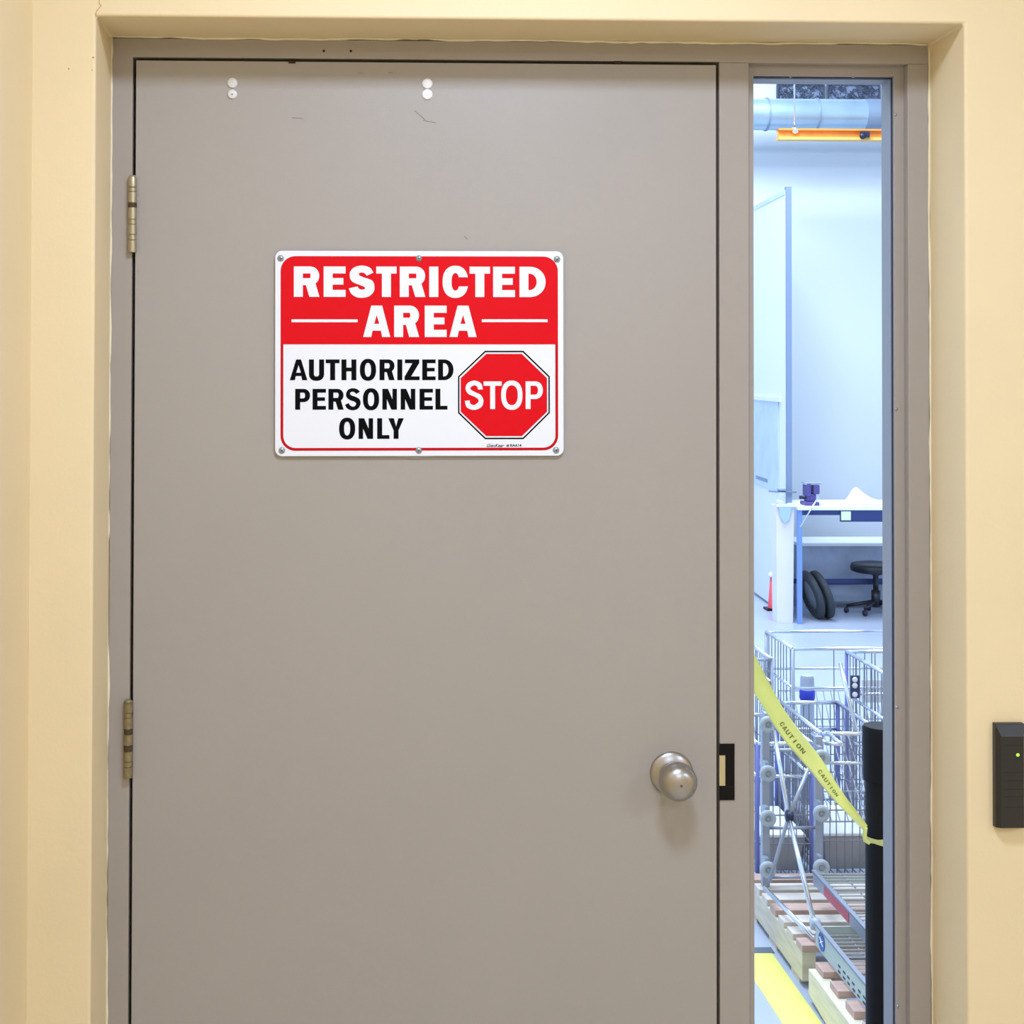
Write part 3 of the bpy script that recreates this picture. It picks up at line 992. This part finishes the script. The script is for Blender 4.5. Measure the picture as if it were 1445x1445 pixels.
def lab(bm):
    vs = [bm.verts.new(q) for q in (W(1099, 716, 6.966), W(1117, 716, 6.966), W(1114, 733, 6.966), W(1107, 738, 6.966), W(1102, 731, 6.966))]
    f = bm.faces.new(vs)
    r = bmesh.ops.extrude_face_region(bm, geom=[f])
    bmesh.ops.translate(bm, verts=[g for g in r['geom'] if isinstance(g, bmesh.types.BMVert)], vec=(0, .003, 0))
part('bin_label', M['bin_label'], bn, lab)

# red cone
cz = W(1091, 858, 7.5)
cn = empty('safety_cone', (cz.x, 7.5, 0))
tag(cn, 'small red cone with a white collar behind the white bin', 'cone')
ch_ = W(1091, 808, 7.5).z
part('cone_base', M['black'], cn, lambda b: bx(b, cz.x - .055, cz.x + .055, 7.45, 7.55, 0, .014))
part('cone_body', M['cone'], cn, lambda b: lathe(b, [(.036, .014), (.020, ch_ - .03), (.017, ch_ - .03), (0, ch_ - .03)], 24, 'Z', (cz.x, 7.5, 0)))
part('collar', M['cloth'], cn, lambda b: lathe(b, [(0, ch_ - .03), (.03, ch_ - .03), (.032, ch_ - .01), (.022, ch_), (0, ch_)], 24, 'Z', (cz.x, 7.5, 0)))

# spare wheels leaning under the bench
for k, (u, tilt) in enumerate(((1162, .3), (1176, .3))):
    base = W(u, 878, 6.98 + .02)
    R0 = .165
    t = empty('spare_wheel', (base.x, 7.05, 0))
    tag(t, ['grey faced spare wheel leaning nearest the blue bench leg', 'dark spare wheel leaning behind the first one, nearer the stool'][k], 'wheel', 'wheels leaning under the workbench')
    def put(bm):
        bmesh.ops.rotate(bm, verts=bm.verts, cent=(0, 0, 0), matrix=Matrix.Rotation(.06, 3, 'Z') @ Matrix.Rotation(-tilt, 3, 'Y'))
        zmin = min(q.co.z for q in bm.verts)
        return zmin
    bm = bmesh.new()
    lathe(bm, [(.10, -.018), (.135, -.024), (.155, -.02), (.165, -.012), (.165, .012), (.155, .02), (.135, .024), (.10, .018), (.10, -.018)], 36, 'X')
    dz = -put(bm)
    bmesh.ops.translate(bm, verts=bm.verts, vec=(base.x - .03, 7.05 + .1, dz))
    obj('tread', bm, M['rubber'], t)
    bm = bmesh.new()
    lathe(bm, [(0, -.012), (.025, -.016), (.05, -.008), (.10, -.012), (.10, .010), (.03, .010), (0, .012)], 28, 'X')
    put(bm)
    bmesh.ops.translate(bm, verts=bm.verts, vec=(base.x - .03, 7.05 + .1, dz))
    obj('rim', bm, M['tire_side'], t)

# stool
YS = 7.33
sb = W(1236, 866, YS)
s = empty('work_stool', (sb.x, YS, 0))
tag(s, 'low black round stool on a star base under the bench', 'stool')
zs = W(1236, 800, YS).z
part('seat', M['seat'], s, lambda b: lathe(b, [(0, zs - .035), (.14, zs - .035), (.165, zs - .025), (.17, zs), (.16, zs + .02), (.12, zs + .028), (0, zs + .03)], 36, 'Z', (sb.x, YS, 0)))
part('column', M['seat'], s, lambda b: lathe(b, [(0, .05), (.03, .05), (.03, .16), (.018, .16), (.018, zs - .06), (.06, zs - .035), (0, zs - .035)], 20, 'Z', (sb.x, YS, 0)))
for k in range(5):
    a_ = 2 * PI * k / 5 + .35
    e = Vector((sb.x + .2 * math.cos(a_), YS + .12 * math.sin(a_), .052))
    lg = part('leg', M['seat'], s, lambda b: tube(b, (sb.x, YS, .085), e, .016, 8, .010))
    part('caster', M['vise_dark'], lg, lambda b: lathe(b, [(0, -.012), (.018, -.012), (.022, 0), (.018, .012), (0, .012)], 14, 'X', (e.x, e.y, .0225)))

# ------------------------------------------------------------------ pallets
def pallet(x0, x1, y0, y1, zt, nb, bw, m_side, boards, label, notch=False, inset=0.0):
    t = empty('wooden_pallet', ((x0 + x1) / 2, (y0 + y1) / 2, 0))
    tag(t, label, 'pallet')
    bt = .018
    for x in (x0, (x0 + x1) / 2 - .02, x1 - .038):
        bm = bmesh.new()
        if not notch:
            bx(bm, x, x + .038, y0, y1, .016, zt - bt)
        else:
            L = y1 - y0
            pf = [(y0, .012), (y0 + L * .25, .012), (y0 + L * .28, .045), (y0 + L * .58, .045), (y0 + L * .63, .012), (y1, .012), (y1, zt - bt), (y0, zt - bt)]
            pf = [(y0, .0), (y1 - .56, .0), (y1 - .54, .035), (y1 - .22, .035), (y1 - .17, .0), (y1, .02), (y1, zt - bt), (y0, zt - bt)]
            a_ = [bm.verts.new((x, y, z)) for y, z in pf]
            b_ = [bm.verts.new((x + .038, y, z)) for y, z in pf]
            bm.faces.new(a_); bm.faces.new(b_[::-1])
            for i in range(len(pf)):
                bm.faces.new([a_[i], b_[i], b_[(i + 1) % len(pf)], a_[(i + 1) % len(pf)]])
        obj('stringer', bm, m_side, t, bevel=.002)
    if not notch:
        for k, y in enumerate((y0 + .03, (y0 + y1) / 2 - .03, y1 - .1)):
            box('foot_board', M['wood'], x0 + .003, x1 - .003, y, y + .075, 0, .0158, t)
    for k in range(nb):
        y = y0 + k * (y1 - y0 - bw) / (nb - 1)
        box('deck_board', boards[k % len(boards)], x0 + inset, x1, y, y + bw, zt - bt + .0002, zt + random.uniform(-.001, .0015), t, .0015)
    return t


PT = .112
pallet(1.188, 2.0, 1.56, 2.10, PT, 7, .054, M['wood'], [M['wood_red'], M['wood_board'], M['wood_board']], 'weathered wooden pallet beyond the pale one, its near end by the blue sticker')
pallet(1.178, 2.0, 0.50, 1.475, .105, 9, .062, M['wood_pale'], [M['wood_red']], 'pale notched wooden pallet nearest the sidelight', True, .018)

# ------------------------------------------------------------------ trays of wire and perforated steel on the pallets
def tray(x0, x1, y0, y1, z0, z1, label, m_side, nx, ny):
    t = empty('wire_tray', ((x0 + x1) / 2, (y0 + y1) / 2, z0))
    tag(t, label, 'tray')
    box('side_plate', m_side, x0, x0 + .003, y0, y1, z0, z1, t)
    box('side_plate', m_side, x1 - .003, x1, y0, y1, z0, z1, t)
    box('end_plate', M['tray'], x0 + .003, x1 - .003, y1 - .003, y1, z0, z1 - .006, t)
    for x in (x0, x1):
        part('rim', M['tray_rim'], t, lambda b: bx(b, x - .004, x + .008, y0, y1, z1, z1 + .006))
    def wires(bm):
        for i in range(ny):
            y = y0 + .01 + (y1 - y0 - .02) * i / (ny - 1)
            tube(bm, (x0 + .004, y, z0 + .03), (x1 - .004, y, z0 + .03), .0022, 5)
        for i in range(nx):
            x = x0 + .02 + (x1 - x0 - .04) * i / (nx - 1)
            tube(bm, (x, y0, z0 + .026), (x, y1 - .004, z0 + .026), .0022, 5)
    o = part('wire_shelf', M['wire'], t, wires)
    o['kind'] = 'stuff'
    return t


t1 = tray(1.222, 1.78, 0.95, 1.552, .1155, .172, 'steel tray with perforated pale side and round blue sticker', M['tray'], 9, 26)
def perf(bm):
    for k in range(10):
        for j in range(2):
            y = 1.36 - k * .036 + random.uniform(-.004, .004)
            bx(bm, 1.2212, 1.222, y, y + .016, .122 + j * .014, .127 + j * .014)
part('perforation', M['vise_dark'], t1, perf)['kind'] = 'stuff'
def stick(bm):
    lathe(bm, [(0, .001), (.024, .001), (.024, 0)], 28, 'X', (1.2205, 1.50, .146))
part('round_sticker', M['blue_sticker'], t1, stick)
def stick2(bm):
    tube(bm, (1.220, 1.487, .138), (1.220, 1.513, .154), .0018, 5)
    tube(bm, (1.220, 1.487, .152), (1.220, 1.510, .140), .0014, 5)
part('sticker_mark', M['white_print'], t1, stick2)
t2 = tray(1.305, 1.80, 1.40, 1.83, .1795, .213, 'steel tray with a red strip, stacked on the perforated one', M['galv'], 8, 18)
part('red_strip', M['red_label'], t2, lambda b: bx(b, 1.3035, 1.305, 1.53, 1.73, .183, .212))

# ------------------------------------------------------------------ wire carts
def caster(parent, p, face='X', r=.026):
    c = part('caster', M['galv'], parent, lambda b: [tube(b, (p[0], p[1], p[2] + r * 2.1), (p[0], p[1], p[2] + r * 1.2), .008, 8)] )
    part('wheel', M['caster'], c, lambda b: lathe(b, [(0, -.009), (r * .5, -.010), (r, -.008), (r, .008), (r * .5, .010), (0, .009)], 20, face, (p[0], p[1], p[2] + r)))
    return c


def cart(x0, x1, y0, y1, zt, zm, label, step=.028, seedv=1, post=None, sparse=False):
    rnd = random.Random(seedv)
    t = empty('wire_cart', ((x0 + x1) / 2, (y0 + y1) / 2, 0))
    tag(t, label, 'cart')
    z0 = .06
    for x in (x0, x1):
        for y in (y0, y1):
            part('post', post or M['cart_blue'], t, lambda b: tube(b, (x, y, z0), (x, y, zt), .006, 10))
            caster(t, (x, y, 0), 'X', .024)
    def rails(z, r):
        def f(b):
            for y in (y0, y1):
                tube(b, (x0, y, z), (x1, y, z), r, 10)
            for x in (x0, x1):
                tube(b, (x, y0, z), (x, y1, z), r, 10)
        return f
    part('top_rail', M['chrome'], t, rails(zt, .0065))
    part('middle_rail', M['chrome'], t, rails(zm, .005))
    part('bottom_rail', M['galv'], t, rails(z0 + .03, .006))
    def wires(b):
        zz = [z0 + .03, zt]
        nx = max(3, int((x1 - x0) / step)); ny = max(3, int((y1 - y0) / step))
        for i in range(1, nx):
            x = x0 + (x1 - x0) * i / nx
            for y in (() if sparse and i % 4 else (y0,)) if sparse else (y0, y1):
                tube(b, (x, y, zz[0]), (x + rnd.uniform(-.006, .006), y, zz[1]), .0018, 5)
            tube(b, (x, y0, zz[0]), (x, y1, zz[0]), .0018, 5)
        for i in range(1, ny):
            y = y0 + (y1 - y0) * i / ny
            for x in (x0, x1):
                tube(b, (x, y, zz[0]), (x, y + rnd.uniform(-.006, .006), zz[1]), .0018, 5)
        for z in (z0 + (zt - z0) * .30, z0 + (zt - z0) * .50):
            for y in (y0, y1):
                tube(b, (x0, y, z), (x1, y, z), .0022, 5)
            for x in (x0, x1):
                tube(b, (x, y0, z), (x, y1, z), .0022, 5)
    o = part('basket_wires', M['wire_dark'], t, wires)
    o['kind'] = 'stuff'
    return t


c1 = cart(1.43, 1.62, 2.13, 2.54, .53, .44, 'small wire cart behind the crossed chrome legs', .022, 2)
c2 = cart(1.655, 2.05, 2.13, 2.55, .70, .556, 'tall wire cart with blue posts behind the black barrier post', .03, 3)
c3 = cart(1.487, 2.10, 2.60, 2.917, .70, .565, 'wide wire cart beyond the two nearer carts', .035, 4, M['galv'], True)
c4 = cart(1.20, 1.42, 2.62, 3.15, .66, .58, 'wire cart at the far left behind the yellow tape', .025, 5, M['galv'])
c5 = cart(1.23, 1.40, 2.13, 2.50, .50, .40, 'low wire cart at the left under the yellow tape', .024, 6)
# inner baskets and folded seats of the carts
def flap(t, x0, x1, y0, y1, z0, z1, n=7):
    def f(b):
        for i in range(n):
            k = i / (n - 1)
            tube(b, (x0 + (x1 - x0) * k, y0, z0), (x0 + (x1 - x0) * k, y1, z1), .002, 5)
        for k in (0, .33, .66, 1):
            tube(b, (x0, y0 + (y1 - y0) * k, z0 + (z1 - z0) * k), (x1, y0 + (y1 - y0) * k, z0 + (z1 - z0) * k), .003, 6)
    o = part('folding_flap', M['wire'], t, f)
    o['kind'] = 'stuff'
flap(c1, 1.445, 1.605, 2.16, 2.40, .25, .46)
flap(c2, 1.67, 2.03, 2.2, 2.45, .25, .60)
flap(c3, 1.51, 2.08, 2.62, 2.85, .18, .50, 22)
flap(c4, 1.215, 1.405, 2.7, 2.9, .25, .55)
# blue plate with white spots on the tall cart
pz = W(1200, 984, 2.36), W(1212.5, 948, 2.36)
pp = part('blue_plate', M['navy'], c2, lambda b: bx(b, W(1200, 960, 2.12).x, W(1213, 960, 2.12).x, 2.117, 2.12, W(1206, 985, 2.12).z, W(1206, 953, 2.12).z))
for vv in (959, 967.5, 980):
    part('white_spot', M['white_print'], pp, lambda b: lathe(b, [(0, .001), (.0085, .001), (.0085, 0)], 18, 'Y', W(1206.3, vv, 2.1165)))
part('white_plate', M['white_print'], c3, lambda b: bx(b, W(1217, 960, 2.6).x, W(1262, 960, 2.6).x, 2.605, 2.61, W(1206, 992, 2.6).z, W(1206, 960, 2.6).z))

# extra chrome push bars of the carts (bright tubes in the photograph)
def bars(bm):
    for (z, x, ya, yb) in ((.535, 1.445, 1.99, 2.12), (.535, 1.40, 2.0, 2.12)):
        tube(bm, (x, ya, z), (x, yb, z), .006, 8)
    tube(bm, (1.445, 1.99, .535), (1.40, 2.0, .535), .006, 8)
part('push_bar', M['chrome'], c1, bars)
def strut(bm):
    tube(bm, W(1186, 936, 2.10), W(1208, 1031, 2.02), .0065, 10)
part('strut', M['chrome'], c2, strut)

# upright dolly frame standing on end, casters facing the door
YD = 1.985
dolly = empty('dolly_frame', (W(1118, 1250, YD).x, YD, PT))
tag(dolly, 'grey caster dolly frame standing on end on the pallet', 'dolly')
for u, vt, wheels in ((1081, 1008, (1020, 1089, 1152, 1224)), (1156, 1040, (1067, 1145, 1221))):
    a, b = W(u, vt, YD), W(u, 1250, YD)
    part('upright', M['galv'], dolly, lambda bm: bx(bm, a.x - .011, a.x + .011, YD, YD + .02, PT + .002, a.z))
    for vv in wheels:
        c = W(u, vv, YD - .02)
        ca_ = part('caster', M['galv'], dolly, lambda bm: [bx(bm, c.x - .006, c.x + .006, YD - .03, YD, c.z + .004, c.z + .03)])
        part('wheel', M['caster'], ca_, lambda bm: lathe(bm, [(0, -.006), (.009, -.006), (.011, -.004), (.019, -.004), (.0235, -.001), (.0245, .005), (.0235, .011), (.018, .014), (.011, .013), (.009, .009), (0, .009)], 28, 'Y', (c.x, YD - .034, c.z)))
        part('hub', M['hub'], ca_, lambda bm: lathe(bm, [(0, .014), (.006, .013), (.008, .008)], 14, 'Y', (c.x, YD - .034, c.z)))
def cb(bm):
    for vv in (1060, 1170, 1240):
        z = W(1118, vv, YD).z
        tube(bm, (W(1081, 1100, YD).x + .011, YD + .012, z), (W(1156, 1100, YD).x - .011, YD + .012, z), .005, 8)
part('crossbar', M['galv'], dolly, cb)

# crossed chrome legs
A_, B_, C_ = W(1092, 1031, 1.93), W(1113, 1152, 1.80), W(1148, 1298, 1.60)
D_, E_ = W(1141, 1084, 1.88), W(1086, 1244, 1.86)
F_, G_ = W(1079, 1253, 1.87), W(1150, 1325, 1.58)
st_ = empty('folding_stand', (C_.x, C_.y, PT))
tag(st_, 'chrome folding stand with crossed legs on the near pallet edge', 'stand')
part('leg', M['chrome'], st_, lambda b: tube(b, A_, B_, .0062, 12))
part('leg', M['chrome'], st_, lambda b: tube(b, B_, C_, .0062, 12, .007))
part('leg', M['galv'], st_, lambda b: tube(b, D_, B_, .0055, 12))
part('leg', M['galv'], st_, lambda b: tube(b, B_, E_, .0055, 12))
part('foot_bar', M['chrome'], st_, lambda b: tube(b, F_, G_, .0065, 12))
part('joint', M['vise_dark'], st_, lambda b: lathe(b, [(0, .012), (.012, .012), (.014, .006), (.014, -.008), (0, -.008)], 16, 'X', B_))
part('foot', M['caster'], st_, lambda b: lathe(b, [(0, -.012), (.014, -.012), (.017, 0), (.014, .012), (0, .012)], 18, 'X', (C_.x + .002, C_.y - .01, C_.z - .008)))

# low grey totes lying in the carts
tx = [(1.25, 1.385, 2.16), (1.45, 1.60, 2.17), (1.68, 2.03, 2.16)]
lab_ = ['low grey tote in the cart at the left under the tape', 'low grey tote in the small cart behind the crossed legs', 'low grey tote in the tall cart behind the barrier post']
for (x0, x1, y0), l in zip(tx, lab_):
    zb = .095
    t = empty('storage_tote', ((x0 + x1) / 2, y0 + .14, zb))
    tag(t, l, 'tote', 'grey totes in the wire carts')
    bm = bmesh.new()
    lo = [bm.verts.new(q) for q in ((x0 + .01, y0 + .01, zb), (x1 - .01, y0 + .01, zb), (x1 - .01, y0 + .27, zb), (x0 + .01, y0 + .27, zb))]
    hi = [bm.verts.new(q) for q in ((x0, y0, .20), (x1, y0, .20), (x1, y0 + .28, .20), (x0, y0 + .28, .20))]
    bm.faces.new(lo[::-1]); bm.faces.new(hi)
    for i in range(4):
        bm.faces.new([lo[i], lo[(i + 1) % 4], hi[(i + 1) % 4], hi[i]])
    obj('tote_body', bm, M['tote'], t, bevel=.004)
    box('lid', M['white_print'], x0 - .004, x1 + .004, y0 - .004, y0 + .284, .201, .212, t, .003)

cx_ = W(1139, 970, 2.75)
can = empty('canister', (cx_.x, 2.75, .095))
tag(can, 'tall narrow grey canister with a blue band standing in the wide cart', 'canister')
ct = W(1139, 957, 2.75).z
part('canister_body', M['cab'], can, lambda b: lathe(b, [(0, .095), (.024, .095), (.024, ct), (.02, ct + .01), (0, ct + .01)], 20, 'Z', (cx_.x, 2.75, 0)), sharp=.6)
M['bright_blue'] = mat('bright_blue', (60, 76, 214), 0.4)
part('blue_band', M['bright_blue'], can, lambda b: lathe(b, [(.0245, ct - .075), (.027, ct - .07), (.027, ct - .045), (.0245, ct - .04)], 20, 'Z', (cx_.x, 2.75, 0)))

# ------------------------------------------------------------------ black barrier post with yellow tape
PXX, PYY = W(1222, 1100, .35).x + .030, .35
ptop = W(1240, 1024, .35).z
bp_ = empty('barrier_post', (PXX, PYY, 0))
tag(bp_, 'black barrier post standing behind the sidelight glass', 'barrier post')
part('post', M['stanchion'], bp_, lambda b: lathe(b, [(0, .02), (.030, .02), (.030, ptop - .10), (0, ptop - .10)], 36, 'Z', (PXX, PYY, 0)), sharp=.6)
part('belt_head', M['stanchion'], bp_, lambda b: lathe(b, [(0, ptop - .098), (.034, ptop - .098), (.0345, ptop - .004), (.032, ptop), (0, ptop)], 36, 'Z', (PXX, PYY, 0)), sharp=.6)
part('base', M['stanchion'], bp_, lambda b: lathe(b, [(0, 0), (.17, 0), (.17, .008), (.15, .016), (.04, .022), (0, .022)], 48, 'Z', (PXX, PYY, 0)), sharp=.6)

tape = empty('barrier_tape', (PXX, PYY, W(1222, 1165, .35).z))
tag(tape, 'yellow printed barrier tape sloping down to the black post', 'tape')
# centre line and width along the tape: (u, v, y, half width px perpendicular, twist)
keys = [(1020, 868, .10, 16, .1), (1068, 958, .17, 15, .2), (1092, 1000, .20, 13.5, .1), (1116, 1036, .23, 14.5, -.1), (1150, 1078, .26, 13, -.2), (1180, 1120, .29, 9.5, -.1), (1204, 1148, .31, 7, .2), (1221, 1168, .32, 5, .6)]
def kpt(t):
    n_ = len(keys) - 1
    i = min(int(t * n_), n_ - 1)
    f = t * n_ - i
    P = [keys[max(i - 1, 0)], keys[i], keys[i + 1], keys[min(i + 2, n_)]]
    return [0.5 * (2 * P[1][j] + (P[2][j] - P[0][j]) * f + (2 * P[0][j] - 5 * P[1][j] + 4 * P[2][j] - P[3][j]) * f * f + (3 * P[1][j] - P[0][j] - 3 * P[2][j] + P[3][j]) * f ** 3) for j in range(5)]
def tframe(t):
    a_ = kpt(t); b_ = kpt(min(t + .01, 1)); c_ = kpt(max(t - .01, 0))
    dx, dy = b_[0] - c_[0], b_[1] - c_[1]
    L = math.hypot(dx, dy)
    return a_, (-dy / L, dx / L)
def tpoint(t, s, lift=0.0):
    a_, n_ = tframe(t)
    y = a_[2] + s * .012 * math.sin(a_[4] * 4) + .003 * math.cos(3 * s + 9 * t) - lift
    return W(a_[0] + n_[0] * s * a_[3] * .88, a_[1] + n_[1] * s * a_[3] * .88, y)
bm = bmesh.new()
NT, NS = 70, 8
g = [[bm.verts.new(tpoint(i / NT, -1 + 2 * j / NS)) for j in range(NS + 1)] for i in range(NT + 1)]
for i in range(NT):
    for j in range(NS):
        bm.faces.new([g[i][j], g[i + 1][j], g[i + 1][j + 1], g[i][j + 1]]).smooth = True
bm.normal_update()
r = bmesh.ops.solidify(bm, geom=bm.faces[:], thickness=.0004)
obj('tape_strip', bm, M['tape'], tape)
# print on the tape
bm = bmesh.new()
def tape_word(text, t0, t1, s0, s1):
    n_ = len(text)
    for i, chh in enumerate(text):
        loops = glyph(chh, 10, 14, 2.6, 2.4, 'tape')
        ta, tb = t0 + (t1 - t0) * i / n_, t0 + (t1 - t0) * (i + .8) / n_
        v3 = [[Vector((x, y, 0)) for x, y in lp] for lp in loops]
        fl = [q for lp in v3 for q in lp]
        vs = [bm.verts.new(tpoint(ta + (tb - ta) * q.x / 10, s0 + (s1 - s0) * (1 - q.y / 14), .0016)) for q in fl]
        for tri in tessellate_polygon(v3):
            try:
                bm.faces.new([vs[k] for k in tri])
            except ValueError:
                pass
tape_word('CAUTION', .36, .52, -.1, .38)
tape_word('CAUTION', .60, .73, -.2, .3)
obj('tape_print', bm, M['tape_print'], tape)
# loops round the post
zl = W(1235, 1188, .32).z
def loop(bm):
    for k, (dz, rr, tl) in enumerate(((0.004, .0322, .008), (-.006, .0326, -.006), (-.001, .0324, -.001))):
        n_ = 36
        ring = []
        for i in range(n_):
            a_ = 2 * PI * i / n_
            x, y = PXX + rr * math.cos(a_), PYY + rr * math.sin(a_)
            z = zl + dz + tl * math.cos(a_)
            ring.append((bm.verts.new((x, y, z - .004)), bm.verts.new((x + .0006 * math.cos(a_), y + .0006 * math.sin(a_), z + .003))))
        for i in range(n_):
            q, p_ = ring[i], ring[(i + 1) % n_]
            bm.faces.new([q[0], p_[0], p_[1], q[1]]).smooth = True
    path(bm, [tpoint(1, 0), W(1220, 1178, .325), W(1221, 1186, .325), W(1227, 1190, .318)], [.004, .004, .004, .003], 6)
part('tape_loop', M['tape'], tape, loop)
